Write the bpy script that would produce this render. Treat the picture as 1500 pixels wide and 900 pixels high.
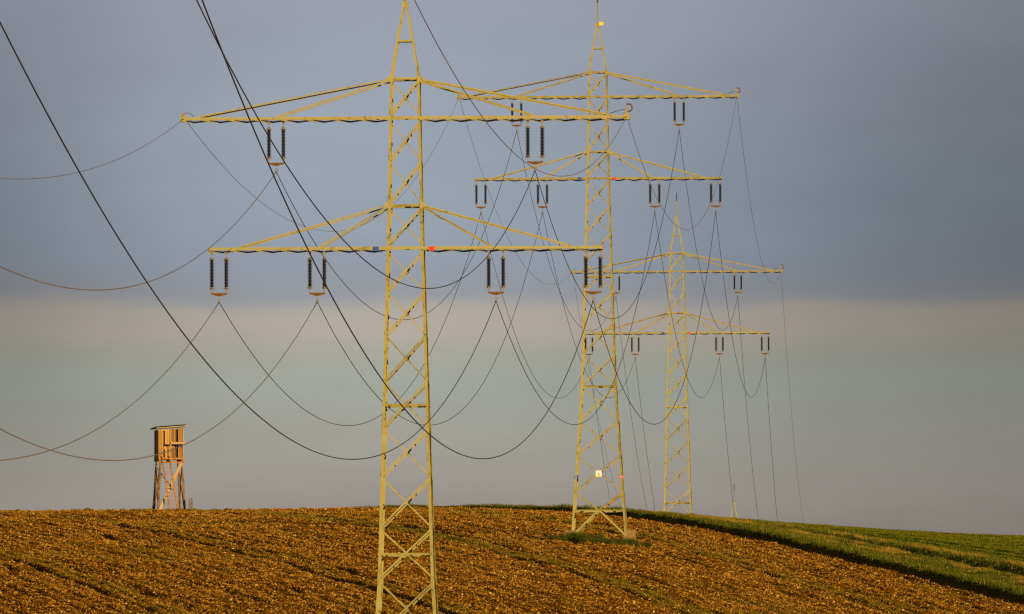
import bpy, math, random
import numpy as np
from mathutils import Vector, Matrix, Euler

# ------------------------------------------------------------------ scene, camera, sky, sun
scene = bpy.context.scene
for o in list(bpy.data.objects):
    bpy.data.objects.remove(o)
COL = scene.collection
R = math.radians

W_PX, H_PX, F_PX, EYE_Y = 1500.0, 900.0, 18800.0, 1250.0   # photograph size, focal length in pixels, eye-level row
PITCH = math.atan((EYE_Y - H_PX / 2) / F_PX)
ROLL = R(0.2)
cam_d = bpy.data.cameras.new('camera')
cam = bpy.data.objects.new('camera', cam_d)
COL.objects.link(cam)
scene.camera = cam
cam_d.sensor_width = 36.0
cam_d.lens = 36.0 * F_PX / W_PX
cam_d.clip_start = 1.0
cam_d.clip_end = 30000.0
fwd = Vector((0, math.cos(PITCH), math.sin(PITCH)))
up0 = Vector((0, -math.sin(PITCH), math.cos(PITCH)))
r_ = Vector((math.cos(ROLL), 0, 0)) - up0 * math.sin(ROLL)
u_ = Vector((math.sin(ROLL), 0, 0)) + up0 * math.cos(ROLL)
cam.matrix_world = Matrix((r_, u_, -fwd)).transposed().to_4x4()

SUN_ELEV, SUN_AZ = R(3.8), R(158.0)             # azimuth clockwise from the view direction: behind the camera, to the right
tosun = Vector((math.sin(SUN_AZ) * math.cos(SUN_ELEV), math.cos(SUN_AZ) * math.cos(SUN_ELEV), math.sin(SUN_ELEV)))
sun_d = bpy.data.lights.new('sun', 'SUN')
sun_d.energy = 4.6
sun_d.angle = R(0.5)
sun_d.color = (1.0, 0.79, 0.48)
sun = bpy.data.objects.new('sun', sun_d)
COL.objects.link(sun)
sun.rotation_euler = tosun.to_track_quat('Z', 'Y').to_euler()

def lin(r, g, b):
    f = lambda c: c / 12.92 if c <= 0.04045 else ((c + 0.055) / 1.055) ** 2.4
    return (f(r / 255), f(g / 255), f(b / 255), 1.0)

world = bpy.data.worlds.new('World')
scene.world = world
world.use_nodes = True
nt = world.node_tree
nt.nodes.clear()
def N(t, **kw):
    n = nt.nodes.new(t)
    for k, v in kw.items():
        setattr(n, k, v)
    return n
def L(a, b):
    nt.links.new(a, b)
def math_node(op, a, b=None, clamp=False):
    n = nt.nodes.new('ShaderNodeMath'); n.operation = op; n.use_clamp = clamp
    for i, v in enumerate((a, b)):
        if v is None: continue
        if isinstance(v, (int, float)): n.inputs[i].default_value = v
        else: nt.links.new(v, n.inputs[i])
    return n.outputs[0]
def ramp_node(fac, stops, interp='LINEAR'):
    n = nt.nodes.new('ShaderNodeValToRGB')
    n.color_ramp.interpolation = interp
    el = n.color_ramp.elements
    while len(el) < len(stops): el.new(0.5)
    for e, (p, c) in zip(el, stops):
        e.position = p; e.color = c
    if fac is not None: nt.links.new(fac, n.inputs[0])
    return n.outputs[0]
out = N('ShaderNodeOutputWorld')
sky = N('ShaderNodeTexSky')
sky.sky_type = 'NISHITA'
sky.sun_disc = False
sky.sun_elevation = SUN_ELEV
sky.sun_rotation = SUN_AZ
bg_sky = N('ShaderNodeBackground'); bg_sky.inputs['Strength'].default_value = 0.06
L(sky.outputs[0], bg_sky.inputs['Color'])
tc = N('ShaderNodeTexCoord')
sep = N('ShaderNodeSeparateXYZ'); L(tc.outputs['Generated'], sep.inputs[0])
# stratus deck seen low over the horizon, by direction: soft layers, warped and mottled
mp = N('ShaderNodeMapping'); mp.inputs['Scale'].default_value = (30, 30, 95); L(tc.outputs['Generated'], mp.inputs['Vector'])
nz = N('ShaderNodeTexNoise'); nz.inputs['Scale'].default_value = 1.0; nz.inputs['Detail'].default_value = 3.0; nz.inputs['Roughness'].default_value = 0.45
L(mp.outputs[0], nz.inputs['Vector'])
mp2 = N('ShaderNodeMapping'); mp2.inputs['Scale'].default_value = (14, 14, 60); mp2.inputs['Location'].default_value = (3.1, 0, 7.7); L(tc.outputs['Generated'], mp2.inputs['Vector'])
nz2 = N('ShaderNodeTexNoise'); nz2.inputs['Scale'].default_value = 1.0; nz2.inputs['Detail'].default_value = 4.0; nz2.inputs['Roughness'].default_value = 0.5
L(mp2.outputs[0], nz2.inputs['Vector'])
warp = math_node('MULTIPLY', math_node('SUBTRACT', nz.outputs['Fac'], 0.5), 0.0030)
zz = math_node('ADD', sep.outputs['Z'], warp)
def zpos(y): return ((EYE_Y - y) / F_PX) / 0.09
mp3 = N('ShaderNodeMapping'); mp3.inputs['Scale'].default_value = (70, 70, 260); mp3.inputs['Location'].default_value = (1.3, 4.0, 2.2); L(tc.outputs['Generated'], mp3.inputs['Vector'])
nz3 = N('ShaderNodeTexNoise'); nz3.inputs['Scale'].default_value = 1.0; nz3.inputs['Detail'].default_value = 6.0; nz3.inputs['Roughness'].default_value = 0.6
L(mp3.outputs[0], nz3.inputs['Vector'])
zz = math_node('ADD', zz, math_node('MULTIPLY', math_node('SUBTRACT', nz3.outputs['Fac'], 0.5), 0.0022))
deck = ramp_node(math_node('DIVIDE', zz, 0.09, True), [
    (0.0, lin(112, 107, 103)), (zpos(800), lin(138, 131, 124)), (zpos(720), lin(153, 147, 139)),
    (zpos(640), lin(157, 156, 147)), (zpos(560), lin(158, 164, 154)), (zpos(515), lin(164, 163, 152)),
    (zpos(480), lin(175, 166, 154)), (zpos(455), lin(173, 166, 157)), (zpos(432), lin(148, 152, 158)), (zpos(390), lin(145, 154, 166)), (zpos(280), lin(150, 161, 174)),
    (zpos(130), lin(153, 161, 174)), (zpos(0), lin(150, 156, 169)), (1.0, lin(145, 150, 162))])
# darker cloud masses to either side, edge vignetting painted in as well
def mass(cx, cz, sx, sz):
    dx = math_node('DIVIDE', math_node('SUBTRACT', sep.outputs['X'], cx), sx)
    dz = math_node('DIVIDE', math_node('SUBTRACT', zz, cz), sz)
    q = math_node('ADD', math_node('MULTIPLY', dx, dx), math_node('MULTIPLY', dz, dz))
    return math_node('POWER', 2.718, math_node('MULTIPLY', q, -1.0))
def dirx(px): return (px - 750) / F_PX
def dirz(y): return (EYE_Y - y) / F_PX
m1 = mass(dirx(-150), dirz(290), 400 / F_PX, 460 / F_PX)
m2 = mass(dirx(1600), dirz(300), 640 / F_PX, 520 / F_PX)
tot = math_node('ADD', math_node('MULTIPLY', m1, 0.52), math_node('MULTIPLY', m2, 0.56))
bright = math_node('SUBTRACT', 1.0, math_node('MINIMUM', tot, 0.62))
mott = math_node('ADD', 0.82, math_node('ADD', math_node('MULTIPLY', nz2.outputs['Fac'], 0.42), math_node('MULTIPLY', nz3.outputs['Fac'], 0.14)))
bright = math_node('MULTIPLY', bright, mott)
bg_cl = N('ShaderNodeBackground')
L(deck, bg_cl.inputs['Color']); L(bright, bg_cl.inputs['Strength'])
fac = ramp_node(sep.outputs['Z'], [(0.085, (0, 0, 0, 1)), (0.2, (1, 1, 1, 1))])
mixw = N('ShaderNodeMixShader')
L(fac, mixw.inputs[0]); L(bg_cl.outputs[0], mixw.inputs[1]); L(bg_sky.outputs[0], mixw.inputs[2])
L(mixw.outputs[0], out.inputs['Surface'])

scene.view_settings.view_transform = 'Standard'
scene.view_settings.look = 'None'
scene.view_settings.exposure = 0.0
scene.view_settings.gamma = 1.0
scene.cycles.max_bounces = 4
scene.cycles.filter_width = 1.3
scene.cycles.use_denoising = False

def at(px, py, Y):
    """the point at world distance Y whose picture position is (px, py) of the 1500x900 photograph"""
    d = r_ * ((px - W_PX / 2) / F_PX) + u_ * (-(py - H_PX / 2) / F_PX) + fwd
    return d * (Y / d.y)

# ------------------------------------------------------------------ materials
def material(name):
    global nt
    m = bpy.data.materials.new(name)
    m.use_nodes = True
    nt = m.node_tree
    b = nt.nodes['Principled BSDF']
    return m, b
def noise(scale, detail=4.0, rough=0.55, vec=None, coord='Object', stretch=None):
    t = nt.nodes.new('ShaderNodeTexCoord')
    v = t.outputs[coord]
    if stretch:
        mpn = nt.nodes.new('ShaderNodeMapping'); mpn.inputs['Scale'].default_value = stretch
        nt.links.new(v, mpn.inputs['Vector']); v = mpn.outputs[0]
    n = nt.nodes.new('ShaderNodeTexNoise')
    n.inputs['Scale'].default_value = scale; n.inputs['Detail'].default_value = detail; n.inputs['Roughness'].default_value = rough
    nt.links.new(v, n.inputs['Vector'])
    return n.outputs['Fac']
def simple(name, stops, scale=4.0, rough=0.6, metal=0.0, stretch=None, bump=0.0, island=False, spec=0.5):
    m, b = material(name)
    if island:
        g = nt.nodes.new('ShaderNodeNewGeometry')
        f = math_node('ADD', math_node('MULTIPLY', g.outputs['Random Per Island'], 0.75), math_node('MULTIPLY', noise(scale, stretch=stretch), 0.25))
    else:
        f = noise(scale, stretch=stretch)
    c = ramp_node(f, stops)
    nt.links.new(c, b.inputs['Base Color'])
    b.inputs['Roughness'].default_value = rough
    b.inputs['Metallic'].default_value = metal
    b.inputs['Specular IOR Level'].default_value = spec
    if bump:
        bn = nt.nodes.new('ShaderNodeBump'); bn.inputs['Strength'].default_value = bump; bn.inputs['Distance'].default_value = 0.02
        nt.links.new(noise(scale * 3, stretch=stretch), bn.inputs['Height']); nt.links.new(bn.outputs[0], b.inputs['Normal'])
    return m
def flat(name, c, rough=0.5, metal=0.0):
    c = (c[0], c[1], c[2], 1)
    d = (c[0] * 0.75, c[1] * 0.75, c[2] * 0.75, 1)
    return simple(name, [(0.3, d), (0.6, c)], 6.0, rough, metal)

M = {}
def steel_material():
    m, b = material('yellow_painted_steel')
    oi = nt.nodes.new('ShaderNodeObjectInfo')
    f = math_node('ADD', math_node('MULTIPLY', noise(2.2, 5, 0.6), 0.7), math_node('MULTIPLY', oi.outputs['Random'], 0.3))
    paint = ramp_node(f, [(0.28, (0.21, 0.155, 0.034, 1)), (0.45, (0.33, 0.262, 0.056, 1)), (0.60, (0.38, 0.308, 0.078, 1)), (0.78, (0.37, 0.32, 0.15, 1))])
    wear = ramp_node(noise(7.0, 6, 0.7, stretch=(1, 1, 0.35)), [(0.57, (0, 0, 0, 1)), (0.68, (1, 1, 1, 1))])
    x = nt.nodes.new('ShaderNodeMix'); x.data_type = 'RGBA'
    nt.links.new(math_node('MULTIPLY', wear, 0.75), x.inputs[0]); nt.links.new(paint, x.inputs[6]); x.inputs[7].default_value = (0.11, 0.062, 0.022, 1)
    nt.links.new(x.outputs[2], b.inputs['Base Color'])
    b.inputs['Roughness'].default_value = 0.6; b.inputs['Specular IOR Level'].default_value = 0.2
    return m
M['steel'] = steel_material()
M['ceramic'] = simple('brown_glazed_porcelain', [(0.3, (0.010, 0.006, 0.005, 1)), (0.7, (0.018, 0.009, 0.007, 1))], 20, 0.3)
M['zinc'] = simple('weathered_zinc_fitting', [(0.3, (0.14, 0.09, 0.03, 1)), (0.7, (0.36, 0.24, 0.09, 1))], 14, 0.5, 0.2)
M['rust'] = simple('rusted_plate', [(0.3, (0.10, 0.042, 0.006, 1)), (0.7, (0.24, 0.105, 0.012, 1))], 7, 0.8, spec=0.1)
M['wire'] = simple('sunlit_conductor', [(0.3, (0.27, 0.17, 0.09, 1)), (0.7, (0.40, 0.26, 0.14, 1))], 0.4, 0.6, 0.0)  # paler copy of the conductor, sunlit look painted in; left near span, earth wires
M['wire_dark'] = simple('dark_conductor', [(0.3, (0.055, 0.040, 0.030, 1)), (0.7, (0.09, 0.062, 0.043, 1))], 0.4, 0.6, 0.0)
M['coil'] = simple('coiled_cable_sheath', [(0.3, (0.10, 0.04, 0.012, 1)), (0.7, (0.22, 0.10, 0.025, 1))], 12, 0.6)
M['rod'] = simple('bronze_rod_tip', [(0.3, (0.055, 0.018, 0.014, 1)), (0.7, (0.10, 0.035, 0.025, 1))], 6, 0.6)
M['blue'] = flat('blue_enamel', (0.003, 0.055, 0.36), 0.4)
M['red'] = flat('red_enamel', (0.80, 0.010, 0.006), 0.4)
M['white'] = flat('white_enamel', (0.80, 0.78, 0.70), 0.4)
M['signyellow'] = flat('sign_yellow', (0.85, 0.60, 0.015), 0.4)
M['black'] = flat('black_paint', (0.012, 0.012, 0.012), 0.5)
M['concrete'] = simple('rough_concrete', [(0.3, (0.20, 0.105, 0.02, 1)), (0.7, (0.34, 0.19, 0.04, 1))], 5, 0.9, bump=0.4)
M['board'] = simple('weathered_boards', [(0.1, (0.16, 0.062, 0.010, 1)), (0.5, (0.42, 0.19, 0.026, 1)), (0.9, (0.62, 0.34, 0.065, 1))], 6, 0.85, stretch=(6, 6, 0.7), bump=0.3, island=True)
M['pole'] = simple('weathered_poles', [(0.25, (0.05, 0.022, 0.006, 1)), (0.5, (0.26, 0.125, 0.025, 1)), (0.8, (0.46, 0.25, 0.06, 1))], 2.6, 0.85, bump=0.3)
M['ladder'] = simple('orange_stained_ladder', [(0.3, (0.36, 0.14, 0.018, 1)), (0.7, (0.54, 0.23, 0.03, 1))], 4, 0.8)
M['plank'] = simple('pale_plank', [(0.3, (0.38, 0.24, 0.09, 1)), (0.7, (0.56, 0.37, 0.15, 1))], 4, 0.85)
M['felt'] = simple('roof_felt', [(0.3, (0.03, 0.025, 0.02, 1)), (0.7, (0.06, 0.05, 0.04, 1))], 5, 0.9)

# ------------------------------------------------------------------ mesh helpers
class MB:
    """collects solids and links them as ONE mesh object"""
    def __init__(s): s.v = []; s.f = []
    def add(s, vs, fs):
        o = len(s.v); s.v += [tuple(v) for v in vs]; s.f += [tuple(i + o for i in f) for f in fs]
    def prism(s, poly, a, b, ex, ey):
        """extrude a 2-D polygon (in axes ex, ey) from a to b"""
        n = len(poly)
        vs = [a + ex * p[0] + ey * p[1] for p in poly] + [b + ex * p[0] + ey * p[1] for p in poly]
        fs = [(i, (i + 1) % n, n + (i + 1) % n, n + i) for i in range(n)] + [tuple(range(n - 1, -1, -1)), tuple(range(n, 2 * n))]
        s.add(vs, fs)
    def angle(s, a, b, n_in, size, size2=None, t=0.012, flip=1):
        """steel angle from a to b: one flange in the face plane, the other pointing along n_in"""
        a, b = Vector(a), Vector(b); d = (b - a).normalized()
        ey = (n_in - d * n_in.dot(d)).normalized(); ex = d.cross(ey) * flip
        s2 = size2 or size; h = size / 2
        s.prism([(-h, 0), (h, 0), (h, t), (-h + t, t), (-h + t, s2), (-h, s2)], a, b, ex, ey)
    def legangle(s, a, b, ex, ey, size, t=0.016):
        s.prism([(0, 0), (size, 0), (size, t), (t, t), (t, size), (0, size)], Vector(a), Vector(b), ex, ey)
    def box(s, c, sx, sy, sz, rot=None):
        m = rot or Matrix.Identity(3)
        c = Vector(c)
        vs = [c + m @ Vector((x * sx / 2, y * sy / 2, z * sz / 2)) for x in (-1, 1) for y in (-1, 1) for z in (-1, 1)]
        s.add(vs, [(0, 1, 3, 2), (4, 6, 7, 5), (0, 4, 5, 1), (2, 3, 7, 6), (0, 2, 6, 4), (1, 5, 7, 3)])
    def bar(s, a, b, w, h, up=Vector((0, 0, 1))):
        a, b = Vector(a), Vector(b); d = (b - a).normalized()
        ex = d.cross(up).normalized(); ey = ex.cross(d)
        s.prism([(-w / 2, -h / 2), (w / 2, -h / 2), (w / 2, h / 2), (-w / 2, h / 2)], a, b, ex, ey)
    def tube(s, pts, rad, n=6, closed=True):
        pts = [Vector(p) for p in pts]
        rr = rad if isinstance(rad, (list, tuple)) else [rad] * len(pts)
        rings = []
        ref = Vector((0.31, 0.27, 0.91))
        for i, p in enumerate(pts):
            d = (pts[min(i + 1, len(pts) - 1)] - pts[max(i - 1, 0)]).normalized()
            ex = d.cross(ref).normalized(); ey = d.cross(ex)
            rings.append([p + (ex * math.cos(2 * math.pi * k / n) + ey * math.sin(2 * math.pi * k / n)) * rr[i] for k in range(n)])
        vs = [v for r in rings for v in r]; fs = []
        for i in range(len(pts) - 1):
            for k in range(n):
                fs.append((i * n + k, i * n + (k + 1) % n, (i + 1) * n + (k + 1) % n, (i + 1) * n + k))
        fs.append(tuple(range(n - 1, -1, -1))); fs.append(tuple(range((len(pts) - 1) * n, len(pts) * n)))
        s.add(vs, fs)
    def lathe(s, prof, c=Vector((0, 0, 0)), n=12):
        vs = []; fs = []
        for (r, z) in prof:
            for k in range(n):
                a = 2 * math.pi * k / n
                vs.append(c + Vector((r * math.cos(a), r * math.sin(a), z)))
        for i in range(len(prof) - 1):
            for k in range(n):
                fs.append((i * n + k, i * n + (k + 1) % n, (i + 1) * n + (k + 1) % n, (i + 1) * n + k))
        fs.append(tuple(range(n - 1, -1, -1))); fs.append(tuple(range((len(prof) - 1) * n, len(prof) * n)))
        s.add(vs, fs)
    def ring(s, c, R_, r, n=16, m=5, axis='Z', a0=0.0, a1=2 * math.pi):
        full = abs(a1 - a0 - 2 * math.pi) < 1e-6
        pts = []
        for k in range(n + 1):
            a = a0 + (a1 - a0) * k / n
            p = Vector((math.cos(a), math.sin(a), 0)) if axis == 'Z' else Vector((math.cos(a), 0, math.sin(a)))
            pts.append(Vector(c) + p * R_)
        s.tube(pts, r, m)
    def build(s, name, mat, parent=None, smooth=False):
        me = bpy.data.meshes.new(name)
        me.from_pydata(s.v, [], s.f)
        if smooth:
            me.polygons.foreach_set('use_smooth', [True] * len(me.polygons))
        me.materials.append(mat)
        me.update()
        import bmesh
        bm = bmesh.new(); bm.from_mesh(me); bmesh.ops.recalc_face_normals(bm, faces=bm.faces); bm.to_mesh(me); bm.free()
        o = bpy.data.objects.new(name, me)
        COL.objects.link(o)
        if parent: o.parent = parent
        return o
def tag(o, label, cat, group=None, kind=None):
    if label: o['label'] = label
    if cat: o['category'] = cat
    if group: o['group'] = group
    if kind: o['kind'] = kind
    return o
def empty(name, loc, rz=0.0):
    o = bpy.data.objects.new(name, None)
    COL.objects.link(o)
    o.location = loc; o.rotation_euler = (0, 0, rz); o.empty_display_size = 0.5
    return o

# ------------------------------------------------------------------ terrain
rng = np.random.default_rng(7)
_grids = {}
def vnoise(x, y, scale, seed):
    if seed not in _grids: _grids[seed] = np.random.default_rng(1000 + seed).random((256, 256))
    g = _grids[seed]
    u = np.asarray(x, float) / scale + 1000.37; v = np.asarray(y, float) / scale + 1000.71
    i = np.floor(u).astype(int); j = np.floor(v).astype(int)
    a = u - i; b = v - j
    a = a * a * (3 - 2 * a); b = b * b * (3 - 2 * b)
    i0, i1, j0, j1 = i % 256, (i + 1) % 256, j % 256, (j + 1) % 256
    return (g[i0, j0] * (1 - a) + g[i1, j0] * a) * (1 - b) + (g[i0, j1] * (1 - a) + g[i1, j1] * a) * b
def fbm(x, y, scale, seed, octv=3):
    s = 0; amp = 1; tot = 0
    for k in range(octv):
        s = s + amp * vnoise(x, y, scale / 2 ** k, seed + k); tot += amp; amp *= 0.55
    return s / tot
def smooth(a, b, x):
    t = np.clip((np.asarray(x, float) - a) / (b - a), 0, 1); return t * t * (3 - 2 * t)
YC = 900.0
CREST_X = [-400, 0, 250, 400, 500, 600, 700, 830, 920, 1000, 1100, 1200, 1300, 1400, 1500, 1700, 2100]
CREST_Y = [753, 748.5, 748, 747.5, 746.5, 745.5, 746.5, 750, 756, 762, 770, 778, 785, 791, 795, 806, 830]
def hermite(x, xs, ys, ms):
    x = np.clip(np.asarray(x, float), xs[0], xs[-1])
    xs, ys, ms = map(np.asarray, (xs, ys, ms))
    i = np.clip(np.searchsorted(xs, x, side='right') - 1, 0, len(xs) - 2)
    h = xs[i + 1] - xs[i]; t = (x - xs[i]) / h
    return (ys[i] * (2 * t**3 - 3 * t**2 + 1) + ms[i] * h * (t**3 - 2 * t**2 + t) + ys[i + 1] * (-2 * t**3 + 3 * t**2) + ms[i + 1] * h * (t**3 - t**2))
def front(Y):
    return Y * (EYE_Y - 746 - 40 * (np.clip(YC - Y, 0, None) / 151) ** 2.24) / F_PX
_z470 = float(front(np.array(470.0))); _m470 = float(front(np.array(470.5)) - front(np.array(469.5)))
ZC = float(front(np.array(900.0)))
def zbase(Y):
    Y = np.asarray(Y, float)
    near = hermite(Y, [-4000, 0, 470], [-12, -1.7, _z470], [0.0, 0.0, _m470])
    far = hermite(Y, [900, 999, 1297, 2000, 9000], [ZC, 19.3, 5.2, -20, -60], [0.0268, -0.055, -0.045, -0.02, 0])
    return np.where(Y < 470, near, np.where(Y < 900, front(Y), far))
def crest_shift(X, Y):
    px = 750 + X * 900.0 / np.clip(Y, 600, 1000) * F_PX / 900.0
    py = np.interp(px, CREST_X, CREST_Y)
    fade = smooth(150, 550, Y) * (1 - smooth(1100, 1600, Y))
    return -(py - 746) / F_PX * 900.0 * fade
def rowu(X, Y): return X + 0.13 * (Y - 750)      # constant along the drill rows
TRACKS = (-46.0, -32.2, -18.4, -4.2, 10.3)
VERGE0, VERGE1, DITCH = 20.6, 30.0, 31.4
def verge_edge(Y):
    return np.interp(Y, [0, 830, 860, 893, 908, 930], [20.6, 20.6, 18.6, 15.8, 9.5, 4.0]) + 0.7 * (fbm(Y, Y * 0 + 3.3, 9.0, 40, 3) - 0.5)
def zsmooth(X, Y):
    u = rowu(X, Y); ve = verge_edge(Y)
    z = zbase(Y) + crest_shift(X, Y)
    vis = smooth(480, 560, Y) * (1 - smooth(1000, 1060, Y))
    bank = -0.12 * np.exp(-((u - ve + 0.35) / 0.4) ** 2) + (0.44 - 0.24 * smooth(845, 890, Y)) * smooth(ve - 0.15, ve + 0.25, u) - 0.80 * smooth(VERGE1 - 4.5, VERGE1 - .8, u) * (1 - .45 * smooth(840, 890, Y)) + 0.50 * smooth(VERGE1 - .3, DITCH + .2, u)
    mound = 0.06 * np.exp(-((X - MX) / 3.4) ** 2 - ((Y - MY) / 4.0) ** 2)
    return z + bank * vis + mound
MX, MY = 5.06, 747.5
def ground_z(x, y): return float(zsmooth(np.array([float(x)]), np.array([float(y)]))[0])
def zfine(X, Y):
    u = rowu(X, Y)
    vis = smooth(520, 580, Y) * (1 - smooth(930, 960, Y))
    z = zsmooth(X, Y)
    field = 1 - smooth(-.4, .3, u - verge_edge(Y))
    rowa = 0.4 + 0.9 * fbm(X, Y, 16.0, 25, 2)
    d = 0.12 * (fbm(u, Y * 0.16, 0.9, 3, 3) - 0.5) + 0.18 * (fbm(X, Y, 3.2, 9, 2) - 0.5) + 0.12 * (vnoise(X, Y, 0.42, 14) - 0.5)
    d += 0.15 * rowa * (vnoise(u, Y * 0.06, 0.62, 21) - 0.5)
    d += 0.055 * rowa * np.sin(2 * np.pi * (u + 0.5 * vnoise(u * .3, Y, 11.0, 27)) / 0.82)
    for uc in TRACKS:
        wob = 0.35 * (vnoise(Y, Y * 0 + uc, 14.0, 30) - 0.5)
        for s in (-1.0, 1.0):
            d -= 0.24 * np.exp(-((u - uc - wob - s) / 0.26) ** 2) * (0.35 + vnoise(u * 0 + s + uc, Y, 6.0, 31))
    for uf in (-39.5, -27.0, -23.4, -11.5, -8.0, 2.4, 6.0, 15.0):       # broken drill furrows between the tramlines
        d -= 0.15 * np.exp(-((u - uf) / 0.22) ** 2) * smooth(0.5, 0.65, vnoise(u * 0 + uf, Y, 13.0, 33))
    d = d - 0.26 * shadow_rut(X, Y)  # second pylon's cast shadow, with its rut, put into the ground as a furrow
    gr = 0.22 * (fbm(X, Y, 1.6, 50, 3) - 0.5)
    return z + vis * (field * d + (1 - field) * gr)
def shadow_rut(X, Y):
    """shallow bare furrow for the rut and cast shadow running left of the second pylon"""
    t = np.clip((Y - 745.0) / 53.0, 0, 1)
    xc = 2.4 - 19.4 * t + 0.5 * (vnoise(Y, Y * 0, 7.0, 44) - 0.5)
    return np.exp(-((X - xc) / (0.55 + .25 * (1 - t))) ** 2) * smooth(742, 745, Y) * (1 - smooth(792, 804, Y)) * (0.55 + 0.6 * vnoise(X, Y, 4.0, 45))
def weed_mask(X, Y):
    """where green volunteers grow among the stubble"""
    u = rowu(X, Y); w = 0
    wide = {-46.0: 1.2, -32.2: 1.0, -18.4: 0.8, -4.2: 1.15, 10.3: 1.0}
    amp = {-46.0: .4, -32.2: .36, -18.4: .24, -4.2: 0.85, 10.3: .55}
    for uc in TRACKS:
        wob = 0.35 * (vnoise(Y, Y * 0 + uc, 14.0, 30) - 0.5)
        w = w + amp[uc] * np.exp(-((u - uc - wob) / wide[uc]) ** 2) * (0.35 + 0.9 * fbm(u, Y * 0.3, 3.0, 61, 2))
    w = w + 0.4 * np.exp(-((u - 1.6) / 2.2) ** 2) * smooth(720, 650, Y) * fbm(X, Y, 4.0, 66, 2)
    w = w + 0.16 * smooth(0.54, 0.70, fbm(u, Y * 0.35, 5.0, 63, 3))
    return np.clip(w, 0, 1)

def grid_mesh(name, xs, ys, zf, mat, attrs=None):
    XX, YY = np.meshgrid(xs, ys)
    zz_ = zf(XX.ravel(), YY.ravel())
    co = np.stack([XX.ravel(), YY.ravel(), zz_], 1).astype(np.float32)
    nx, ny = len(xs), len(ys)
    i = np.arange(nx - 1)[None, :] + nx * np.arange(ny - 1)[:, None]
    q = np.stack([i, i + 1, i + nx + 1, i + nx], -1).reshape(-1, 4)
    return raw_mesh(name, co, q, mat, attrs(XX.ravel(), YY.ravel()) if attrs else None)
def raw_mesh(name, co, faces, mat, attrs=None, smooth_=True):
    me = bpy.data.meshes.new(name)
    nv, nf, k = len(co), len(faces), faces.shape[1]
    me.vertices.add(nv); me.vertices.foreach_set('co', np.ascontiguousarray(co, np.float32).ravel())
    me.loops.add(nf * k); me.loops.foreach_set('vertex_index', np.ascontiguousarray(faces, np.int32).ravel())
    me.polygons.add(nf); me.polygons.foreach_set('loop_start', np.arange(nf, dtype=np.int32) * k)
    me.polygons.foreach_set('use_smooth', np.full(nf, smooth_))
    me.update(calc_edges=True)
    for an, av in (attrs or {}).items():
        at_ = me.attributes.new(an, 'FLOAT', 'POINT'); at_.data.foreach_set('value', av.astype(np.float32))
    me.materials.append(mat)
    o = bpy.data.objects.new(name, me); COL.objects.link(o)
    return o

def ground_material():
    m, b = material('tilled_soil_and_turf')
    def attr(n):
        a = nt.nodes.new('ShaderNodeAttribute'); a.attribute_name = n; return a.outputs['Fac']
    n1 = noise(2.6, 6, 0.7); n2 = noise(0.28, 3, 0.5); n3 = noise(9.0, 4, 0.7)
    f = math_node('ADD', math_node('MULTIPLY', n1, 0.5), math_node('ADD', math_node('MULTIPLY', n2, 0.25), math_node('MULTIPLY', n3, 0.25)))
    soil = ramp_node(f, [(0.34, (0.09, 0.030, 0.004, 1)), (0.46, (0.25, 0.094, 0.009, 1)), (0.55, (0.40, 0.162, 0.014, 1)), (0.66, (0.56, 0.26, 0.028, 1))])
    turf = ramp_node(n1, [(0.3, (0.020, 0.030, 0.005, 1)), (0.5, (0.055, 0.080, 0.012, 1)), (0.72, (0.20, 0.16, 0.03, 1))])
    weed = ramp_node(n3, [(0.3, (0.05, 0.055, 0.008, 1)), (0.7, (0.16, 0.13, 0.02, 1))])
    def mix(fac, a, c):
        x = nt.nodes.new('ShaderNodeMix'); x.data_type = 'RGBA'
        nt.links.new(fac, x.inputs[0]); nt.links.new(a, x.inputs[6]); nt.links.new(c, x.inputs[7]); return x.outputs[2]
    wm = math_node('MULTIPLY', attr('weed'), math_node('MULTIPLY', n1, 1.5), True)
    c = mix(wm, soil, weed)
    c = mix(attr('turf'), c, turf)
    nt.links.new(c, b.inputs['Base Color'])
    b.inputs['Roughness'].default_value = 0.95
    b.inputs['Specular IOR Level'].default_value = 0.0
    bn = nt.nodes.new('ShaderNodeBump'); bn.inputs['Strength'].default_value = 0.9; bn.inputs['Distance'].default_value = 0.10
    nt.links.new(noise(5.0, 5, 0.7), bn.inputs['Height']); nt.links.new(bn.outputs[0], b.inputs['Normal'])
    return m
M['ground'] = ground_material()
def lines(dense0, dense1, step, lo, hi, grow=1.25):
    c = list(np.arange(dense0, dense1 + 1e-6, step))
    s = step; x = dense0; left = []
    while x > lo: s *= grow; x -= s; left.append(max(x, lo))
    s = step; x = c[-1]; right = []
    while x < hi: s *= grow; x += s; right.append(min(x, hi))
    return np.array(left[::-1] + c + right)
gx = lines(-44, 44, 0.22, -9000, 9000)
gy = lines(590, 930, 0.30, -4000, 9000)
tag(grid_mesh('ground', gx, gy, zfine, M['ground'],
    lambda X, Y: {'weed': weed_mask(X, Y), 'turf': smooth(-0.2, 0.3, rowu(X, Y) - verge_edge(Y))}), None, None, None, 'structure')

def frustum_points(n, u0=None, u1=None, y0=595.0, y1=905.0):
    """random ground points inside the view wedge (with a margin), evenly spread over the ground"""
    Y = np.sqrt(rng.random(n) * (y1**2 - y0**2) + y0**2)
    X = (rng.random(n) - 0.5) * 2 * (0.0450 * Y)
    u = rowu(X, Y)
    k = np.ones(n, bool)
    if u0 is not None: k &= u > u0
    if u1 is not None: k &= u < u1
    return X[k], Y[k]

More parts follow.
